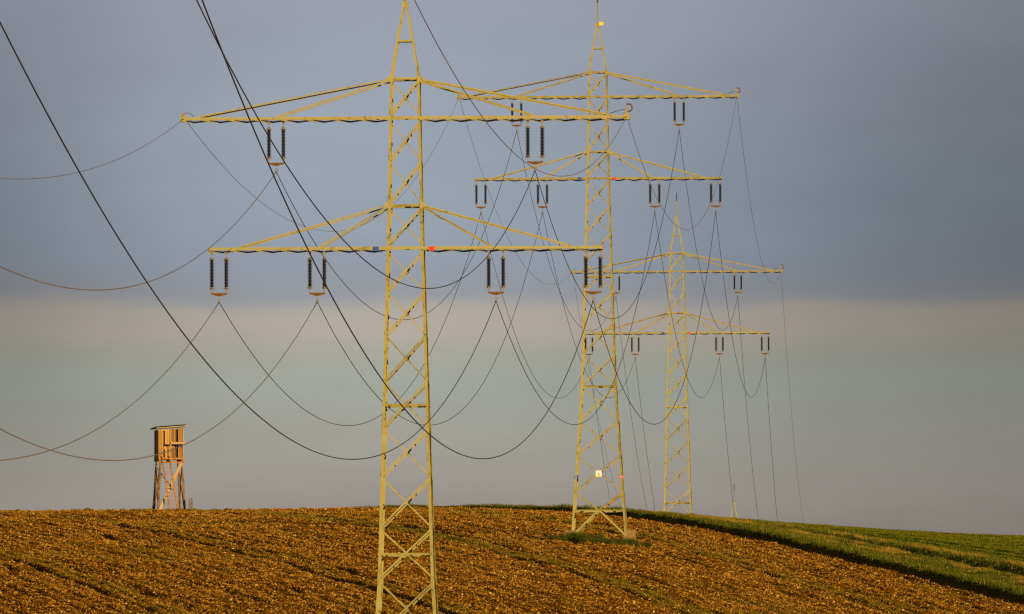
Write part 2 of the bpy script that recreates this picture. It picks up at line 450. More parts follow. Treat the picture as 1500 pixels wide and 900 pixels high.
# soil clods: little angular lumps, stuff
CLOD_V = np.array([(1, 0, 0), (-1, 0, 0), (0, 1, 0), (0, -1, 0), (0, 0, 1), (0, 0, -0.6)], float)
CLOD_F = np.array([(0, 2, 4), (2, 1, 4), (1, 3, 4), (3, 0, 4), (2, 0, 5), (1, 2, 5), (3, 1, 5), (0, 3, 5)])
def clods(n):
    X, Y = frustum_points(n, None, VERGE0 + 0.4)
    k_ = (rowu(X, Y) < verge_edge(Y) - 0.05) & (rng.random(len(X)) < (1 - 0.8 * weed_mask(X, Y)) * (1 - 0.7 * np.clip(shadow_rut(X, Y), 0, 1)) * (0.55 + 0.7 * fbm(rowu(X, Y), Y * 0.3, 2.6, 81, 2)))
    X, Y = X[k_], Y[k_]
    k = len(X)
    s = 0.018 + 0.060 * rng.random(k) ** 2.4
    a = rng.random(k) * 6.283
    V = CLOD_V[None] * (0.65 + 0.7 * rng.random((k, 6, 1)))
    V = V * np.stack([s * (0.8 + 0.9 * rng.random(k)), s, s * (0.55 + 0.5 * rng.random(k))], 1)[:, None, :]
    ca, sa = np.cos(a)[:, None], np.sin(a)[:, None]
    P = np.stack([V[..., 0] * ca - V[..., 1] * sa, V[..., 0] * sa + V[..., 1] * ca, V[..., 2]], -1)
    P += np.stack([X, Y, zfine(X, Y) + s * 0.25], 1)[:, None, :]
    F = (CLOD_F[None] + 6 * np.arange(k)[:, None, None]).reshape(-1, 3)
    return raw_mesh('soil_clods', P.reshape(-1, 3), F, M['clod'], None, False)
def blades(name, X, Y, h, w, mat, lean=0.5, z0=None, lay=None):
    """thin pointed blades, one folded triangle pair each"""
    k = len(X)
    a = rng.random(k) * 6.283; l = rng.random(k) * 6.283
    z = (zfine(X, Y) if z0 is None else z0) - 0.01
    dx, dy = np.cos(a) * w / 2, np.sin(a) * w / 2
    ln = h * lean * rng.random(k)
    base = np.stack([X, Y, z], 1)
    A = base + np.stack([dx, dy, 0 * z], 1); B = base - np.stack([dx, dy, 0 * z], 1)
    mid = base + np.stack([np.cos(l) * ln * .35, np.sin(l) * ln * .35, h * .6], 1)
    tip = base + np.stack([np.cos(l) * ln, np.sin(l) * ln, h], 1)
    C = mid + np.stack([dx, dy, 0 * z], 1) * .8; D = mid - np.stack([dx, dy, 0 * z], 1) * .8
    P = np.stack([A, B, D, C, tip], 1)
    o = 5 * np.arange(k)[:, None]
    F = np.concatenate([o + np.array([[0, 1, 2]]), o + np.array([[0, 2, 3]]), o + np.array([[3, 2, 4]])])
    return raw_mesh(name, P.reshape(-1, 3), F, mat, None, False)
def straw(n):
    """broken stubble and straw lying at all angles"""
    X, Y = frustum_points(n, None, VERGE0 + 0.4)
    dn = fbm(rowu(X, Y), Y * 0.22, 2.0, 85, 3)
    k_ = (rowu(X, Y) < verge_edge(Y) + 0.1) & (rng.random(len(X)) < (1 - 0.9 * weed_mask(X, Y)) * (1 - 0.95 * np.clip(shadow_rut(X, Y), 0, 1)) * (0.12 + 1.0 * smooth(0.38, 0.66, dn)))
    X, Y = X[k_], Y[k_]
    k = len(X)
    a = rng.random(k) * 6.283; e = (rng.random(k) ** 1.5) * 1.2
    ln = 0.05 + 0.18 * rng.random(k) ** 2.4; w = 0.009 + 0.012 * rng.random(k)
    d = np.stack([np.cos(a) * np.cos(e), np.sin(a) * np.cos(e), np.sin(e)], 1) * ln[:, None]
    sd = np.stack([-np.sin(a), np.cos(a), 0 * a], 1) * w[:, None] / 2
    upv = np.stack([0 * a, 0 * a, w * 0.9], 1)
    c = np.stack([X, Y, zfine(X, Y) + 0.02], 1)
    P = np.stack([c + sd, c - sd, c + upv, c + sd + d, c - sd + d, c + upv + d], 1)
    o = 6 * np.arange(k)[:, None]
    F = np.concatenate([o + np.array([q]) for q in ((0, 2, 5), (0, 5, 3), (2, 1, 4), (2, 4, 5), (3, 5, 4), (0, 1, 2))])
    return raw_mesh('straw_litter', P.reshape(-1, 3), F, M['straw'], None, False)
def island_mat(name, stops, rough=0.9):
    m, b = material(name)
    g = nt.nodes.new('ShaderNodeNewGeometry')
    nt.links.new(ramp_node(g.outputs['Random Per Island'], stops), b.inputs['Base Color'])
    b.inputs['Roughness'].default_value = rough
    b.inputs['Specular IOR Level'].default_value = 0.0
    return m
M['clod'] = island_mat('soil_clod', [(0.0, (0.070, 0.024, 0.004, 1)), (0.42, (0.24, 0.090, 0.008, 1)), (0.76, (0.44, 0.185, 0.014, 1)), (0.93, (0.64, 0.315, 0.028, 1)), (1.0, (0.78, 0.50, 0.10, 1))])
M['straw'] = island_mat('broken_straw', [(0.0, (0.16, 0.058, 0.007, 1)), (0.5, (0.44, 0.180, 0.016, 1)), (0.85, (0.66, 0.34, 0.040, 1)), (1.0, (0.80, 0.58, 0.16, 1))])
M['weed'] = island_mat('seedling_leaves', [(0.0, (0.075, 0.070, 0.006, 1)), (0.6, (0.18, 0.14, 0.011, 1)), (1.0, (0.34, 0.20, 0.018, 1))])
M['grass'] = island_mat('verge_grass_blades', [(0.0, (0.030, 0.050, 0.005, 1)), (0.6, (0.072, 0.100, 0.007, 1)), (1.0, (0.20, 0.165, 0.015, 1))])
M['rank'] = island_mat('rank_grass_blades', [(0.0, (0.022, 0.036, 0.005, 1)), (0.6, (0.055, 0.075, 0.008, 1)), (0.85, (0.13, 0.125, 0.014, 1)), (1.0, (0.30, 0.19, 0.03, 1))])
M['dry'] = island_mat('dry_grass_blades', [(0.0, (0.17, 0.10, 0.014, 1)), (0.6, (0.31, 0.19, 0.024, 1)), (1.0, (0.50, 0.31, 0.05, 1))])
M['cereal'] = island_mat('young_cereal_blades', [(0.0, (0.06, 0.078, 0.006, 1)), (0.6, (0.13, 0.138, 0.008, 1)), (1.0, (0.26, 0.19, 0.016, 1))])

tag(clods(820000), 'loose brown soil clods over the tilled field', 'soil', None, 'stuff')
tag(straw(280000), 'pale straw bits strewn over the tilled field', 'straw', None, 'stuff')
X, Y = frustum_points(3200000, None, VERGE0)
k = (rng.random(len(X)) < weed_mask(X, Y) * 0.9) & (rowu(X, Y) < verge_edge(Y))
X, Y = X[k], Y[k]
tag(blades('weed_seedlings', X, Y, 0.04 + 0.07 * rng.random(len(X)), 0.02 + 0.02 * rng.random(len(X)), M['weed'], 1.0), 'low green weeds growing in the tramlines of the tilled field', 'weeds', None, 'stuff')
# verge: tussocky grass, taller at its shaded lower lip; dry grass along the ditch
X, Y = frustum_points(2900000, 3.0, 33.4, 620, 935)
u = rowu(X, Y); ve = verge_edge(Y)
clump = fbm(X, Y, 1.3, 70, 3)
dryness = np.clip(smooth(0.42, 0.62, fbm(u, Y * 0.25, 2.2, 75, 3)) * smooth(ve + 2.0, ve + 4.0, u) * (1 - smooth(27.5, 28.6, u)) * 1.0 + 0.95 * smooth(DITCH - .1, DITCH + .3, u) * (1 - smooth(DITCH + .9, DITCH + 1.6, u)) * smooth(0.42, 0.55, fbm(X, Y, 5.0, 79, 2)) + 0.12, 0, 1)
keep = (u > ve - 0.05) & (u < DITCH + 1.7) & (rng.random(len(X)) < 0.35 + 0.9 * smooth(0.4, 0.6, clump))
X, Y, u, clump, dryness, ve = [q[keep] for q in (X, Y, u, clump, dryness, ve)]
hh = (1 - 0.25 * smooth(845, 890, Y)) * (0.05 + 0.20 * smooth(0.35, 0.7, clump)) * (0.55 + 0.6 * rng.random(len(X))) * (0.75 + 0.6 * np.exp(-((u - ve - .5) / .7) ** 2) + 0.5 * np.exp(-((u - DITCH) / 0.7) ** 2))
isd = rng.random(len(X)) < dryness
ww = 0.010 + 0.012 * rng.random(len(X))
tag(blades('verge_grass', X[~isd], Y[~isd], hh[~isd], ww[~isd], M['grass'], 0.7), 'green grass verge between the tilled field and the young cereal', 'grass', None, 'stuff')
tag(blades('dry_grass', X[isd], Y[isd], hh[isd] * 1.15, ww[isd], M['dry'], 0.7), 'dry yellow grass mixed through the green verge', 'grass', None, 'stuff')
X, Y = frustum_points(1500000, DITCH + 1.0, None, 640, 960)
u = rowu(X, Y)
keep = (np.abs(u - 35.6) > 0.35) & (np.abs(u - 37.5) > 0.35) & (rng.random(len(X)) < 0.5)
X, Y = X[keep], Y[keep]
tag(blades('young_cereal', X, Y, 0.06 + 0.07 * rng.random(len(X)), 0.015 + 0.015 * rng.random(len(X)), M['cereal'], 0.8), 'short green cereal field on the far slope at right', 'crop', None, 'stuff')
# rank grass round the pylon footing
n = 40000
a = rng.random(n) * 6.283; rr = np.sqrt(rng.random(n))
X = MX - 0.2 + np.cos(a) * rr * 3.5; Y = MY - 2.6 + np.sin(a) * rr * 3.4
cl = fbm(X, Y, 0.9, 90, 2) - 0.16 * smooth(0.55, 1.0, rr) + 0.05 * (vnoise(X, Y, 2.3, 93) - 0.5); keep = cl > 0.46
X, Y, cl = X[keep], Y[keep], cl[keep]
tag(blades('footing_grass', X, Y, (0.05 + 1.3 * (cl - 0.45)) * (0.6 + 0.6 * rng.random(len(X))), 0.010 + 0.014 * rng.random(len(X)), M['rank'], 0.9), 'dark green grass tufts round the feet of the second pylon', 'grass', None, 'stuff')

# ------------------------------------------------------------------ pylons
VPX = 1348.0
HEAD = math.atan((VPX - 750) / F_PX)              # the line runs away, a little to the right
D1, D2, D3, D4 = 470.0, 749.0, 999.0, 1297.0
P1, P2, P3, P4 = at(594.6, 364.5, D1), at(876.3, 262, D2), at(991.8, 488, D3), at(1075.9, 868, D4)
ORD = ['nearest', 'second', 'third', 'farthest']
BODY = [(6.3, 1.08), (0.0, 1.33), (-12.15, 2.06)]
def body_w(z, kink):
    if z >= 0: return 1.08 + (6.3 - z) / 6.3 * 0.25
    w = 1.33 + (-z) * 0.0600
    if z < kink: w += (kink - z) * 0.0745
    return w
XV, YV, ZV = Vector((1, 0, 0)), Vector((0, 1, 0)), Vector((0, 0, 1))
UP, LO = 4.78, 0.0
HANG_U, HANG_L = 6.2, 1.56
TIP_U, TIP_L = 8.22, 7.22
def channel(mb, a, b, inward, h=0.112, fl=0.055, t=0.010):
    """U beam from a to b, web outward, flanges pointing along inward"""
    ex = inward
    mb.prism([(0, -h / 2), (fl, -h / 2), (fl, -h / 2 + t), (t, -h / 2 + t), (t, h / 2 - t), (fl, h / 2 - t), (fl, h / 2), (0, h / 2)], Vector(a), Vector(b), ex, ZV)
def make_pylon(idx, loc, kink, mids, extra_struts, foot_z, levels_low, label):
    """origin of the Empty at the foot; all heights measured from the lower crossarm"""
    root = empty('pylon', loc + Vector((0, 0, foot_z)), -HEAD)
    tag(root, label, 'pylon', 'lattice pylons of the power line')
    O = Vector((0, 0, -foot_z))
    st = M['steel']
    bw = lambda z: body_w(z, kink)
    def corner(sx, sy, z):
        w = bw(z) / 2; return Vector((sx * w, sy * w, z)) + O
    # legs, each one mesh: spliced angle sections, heavier below
    segs = [6.35, 1.56, -8.4, -12.15 if kink > -13 else kink, foot_z]
    for sy in (-1, 1):
        for sx in (-1, 1):
            mb = MB()
            zz_ = [6.38, 1.5, -6.6, kink, foot_z - 0.05]
            for (za, zb), sz in zip(zip(zz_[:-1], zz_[1:]), (0.088, 0.098, 0.112, 0.122)):
                if zb >= za: continue
                mb.legangle(corner(sx, sy, za), corner(sx, sy, zb), Vector((-sx, 0, 0)), Vector((0, -sy, 0)), sz)
            for zs in (1.5, -6.6, kink):           # splice cover plates
                c = corner(sx, sy, zs)
                mb.box(c + Vector((-sx * 0.065, sy * 0.008, 0)), 0.115, 0.014, 0.5)
                mb.box(c + Vector((sx * 0.008, -sy * 0.065, 0)), 0.014, 0.115, 0.5)
            mb.build('leg', st, root)
    # crossed bracing, one mesh per panel and face
    faces = [(Vector((0, -1, 0)), XV), (Vector((0, 1, 0)), XV), (Vector((-1, 0, 0)), YV), (Vector((1, 0, 0)), YV)]
    levels = [(6.15, 4.92), (4.62, 3.22), (3.14, 1.66), (1.46, 0.14), (-0.16, -1.56), (-1.64, -3.18), (-3.24, -4.86), (-4.94, -6.56), (-6.64, -8.36), (-8.44, -10.24), (-10.32, -12.1)] + levels_low
    for (zt, zb) in levels:
        for fi, (n, t) in enumerate(faces):
            mb = MB()
            wt, wb = bw(zt) / 2 - 0.05, bw(zb) / 2 - 0.05
            ot, ob = bw(zt) / 2, bw(zb) / 2
            tl = n * ot - t * wt + ZV * zt + O; tr = n * ot + t * wt + ZV * zt + O
            bl = n * ob - t * wb + ZV * zb + O; br = n * ob + t * wb + ZV * zb + O
            big, small = (0.060, 0.042) if fi < 2 else (0.07, 0.05)
            fl = 1 if n.dot(YV) + n.dot(XV) < 0 else -1
            mb.angle(bl + n * 0.014, tr + n * 0.014, -n, big, 0.05, 0.012, -fl)      # broad diagonal, outside the legs
            mb.angle(tl - n * 0.018, br - n * 0.018, -n, small, 0.05, 0.010, fl)     # slim diagonal behind
            mb.box((tl + br) / 2 - n * 0.002, 0.1 if abs(n.x) < .5 else .012, 0.012 if abs(n.x) < .5 else .1, 0.1)
            mb.build('cross_brace', st, root)
    # horizontal struts on all four faces
    for zs in [6.22, HANG_L] + extra_struts:
        for fi, (n, t) in enumerate(faces):
            mb = MB(); w = bw(zs) / 2
            mb.angle(n * (w + 0.012) - t * (w + .02) + ZV * zs + O, n * (w + 0.012) + t * (w + .02) + ZV * zs + O, -n, 0.085, 0.06, 0.012, 1 if (n.x + n.y) < 0 else -1)
            mb.build('strut', st, root)
    # splayed knee braces over the feet
    if mids:
        zt = mids; zb = foot_z + 0.12
        for fi, (n, t) in enumerate(faces):
            w = bw(zt) / 2; w2 = bw(zb) / 2
            for s in (-1, 1):
                mb = MB()
                mb.angle(n * (w + .01) + t * (0.06 * s) + ZV * (zt - 0.04) + O, n * (w2 + .01) + t * (s * (w2 - .06)) + ZV * zb + O, -n, 0.10, 0.06, 0.012, s)
                mb.build('knee_brace', st, root)
    # concrete footings
    for sy in (-1, 1):
        for sx in (-1, 1):
            mb = MB(); c = corner(sx, sy, foot_z)
            mb.prism([(-.34, -.34), (.34, -.34), (.34, .34), (-.34, .34)], c + Vector((0.12 * sx, 0.1 * sy, -0.9)), c + Vector((0.12 * sx, 0.1 * sy, 0.50 if sy > 0 else 0.02)), XV, YV)
            mb.build('footing', M['concrete'], root)
    # crossarms: two channels with lacing beneath and hanger bars from the body
    for (zc, tip, zh, reach_out, reach_in, nb) in ((UP, TIP_U, HANG_U, 7.62, 4.75, 16), (LO, TIP_L, HANG_L, 6.1, 3.15, 14)):
        arm = MB(); w = bw(zc) / 2 + 0.075; we = 0.45
        hw = bw(zc) / 2 + 0.02
        def ydepth(x):
            x = abs(x); return w if x < hw else w + (we - w) * (x - hw) / (tip - hw)
        for sy in (-1, 1):
            arm_in = Vector((0, -sy, 0))
            for s in (-1, 1):
                channel(arm, Vector((s * hw, sy * w, zc + (.024 if sy > 0 else 0))) + O, Vector((s * tip, sy * we, zc + (.024 if sy > 0 else 0))) + O, arm_in, 0.098 if sy < 0 else 0.066)
            channel(arm, Vector((-hw, sy * w, zc + (.024 if sy > 0 else 0))) + O, Vector((hw, sy * w, zc + (.024 if sy > 0 else 0))) + O, arm_in, 0.098 if sy < 0 else 0.066)
        for s in (-1, 1):
            arm.box(Vector((s * (tip - 0.02), 0, zc)) + O, 0.05, 2 * we - 0.02, 0.15)
            if zc == UP:
                arm.box(Vector((s * (tip - 0.09), -we - 0.01, zc + .01)) + O, 0.20, 0.014, 0.22)
            for sy in (-1, 1):
                arm.box(Vector((s * bw(zh) / 2, sy * (bw(zh) / 2 + .03), zh)) + O, 0.20, 0.016, 0.22)
        cr = arm.build('crossarm', st, root)
        for sy in (-1, 1):
            for s in (-1, 1):
                for k_, rx in enumerate((reach_out, reach_in)):
                    mb = MB()
                    a = Vector((s * (bw(zh) / 2 + .02), sy * (bw(zh) / 2 + .045), zh - 0.05 * k_)) + O
                    b = Vector((s * rx, sy * (ydepth(rx) - .03), zc + 0.06)) + O
                    mb.angle(a, b, Vector((0, -sy, 0)), 0.052, 0.055, 0.010, (1 if k_ == 0 else -1) * s * sy)
                    mb.build('hanger_bar', st, cr)
        bay = (tip - hw) / (nb / 2)
        for s in (-1, 1):
            mb = MB()
            for k_ in range(nb // 2):
                xa, xb = s * (hw + bay * k_), s * (hw + bay * (k_ + 1))
                sa = -1 if k_ % 2 == 0 else 1
                xm = (xa + xb) / 2
                mb.angle(Vector((xa, -(ydepth(xa) - .05), zc - .054)) + O, Vector((xm, (ydepth(xm) - .05), zc - .054)) + O, Vector((0, 0, -1)), 0.06, 0.062, 0.008, s)
                mb.angle(Vector((xm, (ydepth(xm) - .05), zc - .054)) + O, Vector((xb, -(ydepth(xb) - .05), zc - .054)) + O, Vector((0, 0, -1)), 0.06, 0.062, 0.008, -s)
                mb.box(Vector((xa + s * .03, -(ydepth(xa) - .02), zc - .068)) + O, 0.20, 0.02, 0.045)
            mb.build('lacing', st, cr)
    # spike on top
    sp = MB()
    for sy in (-1, 1):
        for sx in (-1, 1):
            sp.legangle(corner(sx, sy, 6.3), Vector((sx * 0.085, sy * 0.085, 9.0)) + O, Vector((-sx, 0, 0)), Vector((0, -sy, 0)), 0.085, 0.012)
    sp.box(Vector((0, 0, 8.98)) + O, 0.21, 0.21, 0.20)
    sp.box(Vector((0, 0, 8.86)) + O, 0.24, 0.24, 0.03)
    spk = sp.build('spike', st, root)
    zc = 7.62; w = 0.29
    for (n, t) in faces:
        mb = MB(); mb.angle(n * (w + .005) - t * (w + .03) + ZV * zc + O, n * (w + .005) + t * (w + .03) + ZV * zc + O, -n, 0.07, 0.05, 0.01, 1)
        mb.build('strut', st, spk)
    mb = MB(); mb.tube([Vector((0, 0, 9.0)) + O, Vector((0, 0, 9.3)) + O, Vector((0, 0, 10.3)) + O], [0.06, 0.035, 0.03], 8)
    rod = mb.build('lightning_rod', st, root)
    mb = MB(); mb.tube([Vector((0, 0, 10.28)) + O, Vector((0, 0, 10.95)) + O], [0.042, 0.036], 8); mb.build('rod_tip', M['rod'], rod)
    return root
def fz(P, d): 
    return ground_z(P.x, P.y) - P.z
F1, F2, F3, F4 = fz(P1, D1), -21.0, fz(P3, D3), fz(P4, D4)
print('foot heights', F1, F2, F3, F4, 'ground at 2:', ground_z(P2.x, P2.y - 1.6) - P2.z)
def low(z0, foot, step=2.08):
    out_ = []; z = z0
    while z - step > foot + 1.2: out_.append((z - .06, z - step)); z -= step
    return out_, z
l1, e1 = low(-12.2, F1); l3, e3 = low(-14.25, F3); l4, e4 = low(-12.2, F4)
make_pylon(0, P1, -12.2, e1, [-5.76, -11.22], F1, l1, 'nearest and largest yellow steel lattice pylon with two crossarms')
l2 = [(-12.2, -14.1), (-14.18, -16.15), (-16.23, -18.3)]
root2 = make_pylon(1, P2, -12.15, -19.42, [-5.74, -12.15, -19.42], F2, l2, 'second yellow lattice pylon standing on grass tufts in the tilled field')
# half panel of the second pylon: two diagonals meeting at the middle of the low strut
make_pylon(2, P3, -13.2, e3, [-5.78, -13.24], F3, [(-12.2, -14.2)] + l3, 'third lattice pylon with its feet hidden behind the grassy crest')
make_pylon(3, P4, -12.2, e4, [-5.74, -12.15], F4, l4, 'farthest pylon, only its thin spike tip showing above the crest at right')
for (n, t) in [(Vector((0, -1, 0)), XV), (Vector((0, 1, 0)), XV), (Vector((-1, 0, 0)), YV), (Vector((1, 0, 0)), YV)]:
    O = Vector((0, 0, -F2))
    for s in (-1, 1):
        mb = MB(); w = body_w(-18.35, -12.15) / 2; w2 = body_w(-19.36, -12.15) / 2
        mb.angle(n * (w + .012) + t * s * (w - .05) + ZV * -18.38 + O, n * (w2 + .012) + t * s * 0.05 + ZV * -19.36 + O, -n, 0.10 if s > 0 else .07, 0.05, 0.012, s)
        mb.build('half_brace', M['steel'], root2)

# ------------------------------------------------------------------ insulators, signs, cable coils
RZ = Matrix.Rotation(-HEAD, 3, 'Z')
def on(P, x, y, z): return P + RZ @ Vector((x, y, z))
def rod_profile():
    pr = [(0.016, -0.30), (0.045, -0.31), (0.045, -0.36)]
    z = -0.385; nsh = 19; pitch = 1.0 / nsh
    for k_ in range(nsh):
        zz_ = z - k_ * pitch
        pr += [(0.046, zz_), (0.084, zz_ - pitch * .45), (0.084, zz_ - pitch * .62), (0.046, zz_ - pitch * .70)]
    pr += [(0.040, -1.395)]
    return pr
def make_insulator():
    root = empty('insulator_string', (0, 0, 0))
    for sx in (-0.265, 0.265):
        c = Vector((sx, 0, 0))
        mb = MB(); mb.lathe(rod_profile(), c, 14)
        ir = mb.build('insulator_rod', M['ceramic'], root)
        mb = MB()
        mb.box(c + Vector((0, 0, -0.125)), 0.10, 0.20, 0.05); mb.bar(c + Vector((0, 0, -0.12)), c + Vector((0, 0, -0.32)), 0.035, 0.05, YV)
        mb.box(c + Vector((0, 0, -0.18)), 0.06, 0.07, 0.06)
        mb.lathe([(0.03, -0.30), (0.058, -0.33), (0.058, -0.385), (0.03, -0.39)], c, 10)
        mb.build('upper_cap', M['zinc'], ir)
        mb = MB(); mb.lathe([(0.03, -1.385), (0.062, -1.39), (0.066, -1.44), (0.05, -1.475), (0.02, -1.48)], c, 10)
        mb.bar(c + Vector((0, 0, -1.47)), c + Vector((0, 0, -1.64)), 0.035, 0.04, YV)
        mb.build('lower_cap', M['zinc'], ir)
        for zr in (-0.37, -1.42):
            mb = MB(); mb.ring(c + Vector((0, 0, zr)), 0.098, 0.009, 16, 5)
            mb.bar(c + Vector((-.098, 0, zr)), c + Vector((.098, 0, zr)), 0.012, 0.012)
            mb.build('arcing_ring', M['zinc'], ir)
    mb = MB()
    prof = [(-0.30, -1.60), (0.30, -1.60), (0.30, -1.635), (0.16, -1.69), (0.05, -1.715), (-0.05, -1.715), (-0.16, -1.69), (-0.30, -1.635)]
    mb.prism([(p[0], p[1]) for p in prof], Vector((0, -0.035, 0)), Vector((0, 0.035, 0)), XV, ZV)
    mb.build('yoke_plate', M['rust'], root)
    mb = MB()
    mb.bar(Vector((0, 0, -1.70)), Vector((0, 0, -1.80)), 0.03, 0.03, YV)
    mb.ring(Vector((0, 0, -1.85)), 0.05, 0.014, 12, 5, 'Y')
    mb.box(Vector((0, 0, -1.93)), 0.07, 0.26, 0.06)
    mb.build('suspension_clamp', M['zinc'], root)
    return root
def copy_tree(o, parent=None):
    c = o.copy(); COL.objects.link(c); c.parent = parent
    for ch in o.children: copy_tree(ch, c)
    return c
SPOTS = [(-4.75, UP, 'upper arm, left of mast'), (4.75, UP, 'upper arm, right of mast'),
         (-6.86, LO, 'lower arm, left tip'), (-3.26, LO, 'lower arm, inner left place'),
         (3.30, LO, 'lower arm, inner right place'), (6.86, LO, 'lower arm, right tip')]
proto = None
for i, P in enumerate((P1, P2, P3)):
    for (x, z, where) in SPOTS:
        if proto is None: o = proto = make_insulator()
        else: o = copy_tree(proto)
        o.location = on(P, x, -0.02, z); o.rotation_euler = (0, 0, -HEAD)
        tag(o, f'twin dark insulator string on {ORD[i]} pylon, {where}', 'insulator', 'twin insulator strings hanging from the crossarms')
def plate(P, x, z, w, h, mat, name, label, y=None, cat='sign', group=None, kink=-12.15):
    yy = -(body_w(z, kink) / 2 + 0.10) if y is None else y
    mb = MB(); mb.box((0, 0, 0), w, 0.012, h)
    mb.box((0, 0.03, 0), w * .3, 0.05, h * .3)
    o = mb.build(name, mat); o.location = on(P, x, yy, z); o.rotation_euler = (0, 0, -HEAD)
    tag(o, label, cat, group)
    return o
for i, P in enumerate((P1, P2, P3)):
    plate(P, -1.06, -0.035, 0.20, 0.16, M['blue'], 'circuit_plate', f'small blue plate on the lower arm of the {ORD[i]} pylon', None, 'sign', 'coloured circuit plates')
    plate(P, 0.98, -0.035, 0.20, 0.16, M['red'], 'circuit_plate', f'small red plate on the lower arm of the {ORD[i]} pylon', None, 'sign', 'coloured circuit plates')
zs = -17.48
ws = body_w(zs, -12.15) / 2
for (sx, mt, nm) in ((-1, 'blue', 'blue'), (1, 'red', 'red')):
    o = plate(P2, sx * (ws - 0.06), zs, 0.21, 0.16, M[mt], 'circuit_plate', f'small {nm} plate low on the second pylon leg, above the field', -(ws + .05), 'sign', 'coloured circuit plates')
    mb = MB()
    for q in (-.045, 0, .045): mb.box((q, -0.009, 0.0), 0.025, 0.006, 0.05)
    mb.build('plate_digits', M['white'], o)
zs = -17.28
o = plate(P2, 0, zs, 0.36, 0.36, M['white'], 'warning_sign', 'square white sign with a yellow warning triangle on the second pylon', -(body_w(zs, -12.15) / 2 + .09))
mb = MB(); mb.prism([(-.125, -.155), (.125, -.155), (0, .06)], Vector((0, -0.011, 0)), Vector((0, -0.006, 0)), XV, ZV)
tri = mb.build('warning_triangle', M['signyellow'], o)
mb = MB(); mb.prism([(-.012, .015), (.018, .015), (.004, -.03), (.022, -.03), (-.008, -.115), (-.002, -.045), (-.022, -.045)], Vector((0, -0.016, 0)), Vector((0, -0.012, 0)), XV, ZV)
mb.build('lightning_bolt', M['black'], tri)
o = plate(P2, 0.21, 9.07, 0.26, 0.20, M['signyellow'], 'number_plate', 'bright yellow plate at the spike top of the second pylon', -0.14)
mb = MB(); mb.bar((-0.21, 0.05, 0), (0.19, 0.012, 0.06), 0.02, 0.03); mb.build('plate_bracket', M['steel'], o)
for i, P in enumerate((P1, P2, P3)):
    c = empty('cable_coil', on(P, TIP_U - 0.09, -0.30, UP + 0.10), -HEAD)
    tag(c, f'round cable coil on the right upper arm tip of the {ORD[i]} pylon', 'cable coil', 'cable coils at the right arm tips')
    mb = MB(); mb.ring(Vector((0.06, 0, 0.235)), 0.135, 0.032, 22, 7, 'Y', R(-110), R(125)); mb.build('cable_loop', M['coil'], c)
    mb = MB(); mb.bar((-0.06, 0, -0.02), (-0.05, 0, 0.30), 0.07, 0.05, YV); mb.box((-0.02, 0, 0.01), 0.20, 0.08, 0.05); mb.build('coil_bracket', M['zinc'], c)
    mb = MB(); mb.tube([(-0.06, -0.02, 0.19), (-0.3, -0.04, 0.13), (-0.55, -0.07, 0.05), (-0.70, -0.13, -0.03), (-0.72, -0.16, -0.10)], 0.013, 6); mb.build('jumper_cable', M['wire_dark'], c)
    e = empty('earth_clamp', on(P, -TIP_U + 0.09, -0.30, UP + 0.10), -HEAD)
    tag(e, f'small earth wire clamp on the left upper arm tip of the {ORD[i]} pylon', 'clamp', 'earth wire clamps at the left arm tips')
    mb = MB(); mb.box((-0.02, 0, 0.03), 0.11, 0.14, 0.10); mb.box((-0.01, 0, 0.10), 0.09, 0.20, 0.05); mb.build('clamp_body', M['zinc'], e)
    mb = MB(); mb.tube([(0.0, -0.02, 0.11), (0.12, -0.03, 0.13), (0.24, -0.04, 0.11), (0.33, -0.05, 0.03), (0.36, -0.05, -0.02)], 0.010, 6); mb.build('jumper_cable', M['wire_dark'], e)

# ------------------------------------------------------------------ conductors and earth wires
Z0 = 0.43
tower0 = Vector((P1.x, P1.y, 0)) - Vector((math.sin(HEAD), math.cos(HEAD), 0)) * (D1 * (1 - Z0)) / math.cos(HEAD)
LOW0, EW0 = 611.8 / 40.0, 825.0 / 40.0
P0 = Vector((tower0.x, tower0.y, LOW0 + 1.95))      # the previous pylon stands outside the picture
C_COND, C_EARTH = 3620.0 / 40 / D1 ** 2, 2650.0 / 40 / D1 ** 2      # parabola constants, 1/m
WIRES = [(x, z - 1.93, 0.0145, C_COND, w) for (x, z, w) in SPOTS] + [(-TIP_U + .1, UP + 0.05, 0.0105, C_EARTH, 'left'), (TIP_U - .1, UP + 0.05, 0.0105, C_EARTH, 'right')]
SPAN = ['from beyond the frame to the nearest pylon', 'from the nearest to the second pylon', 'from the second to the third pylon', 'beyond the third pylon down behind the crest']
SHORT = {'upper arm, left of mast': 'upper left', 'upper arm, right of mast': 'upper right', 'lower arm, left tip': 'outer left', 'lower arm, inner left place': 'inner left',
         'lower arm, inner right place': 'inner right', 'lower arm, right tip': 'outer right'}
pts = [P0, P1, P2, P3, P4]
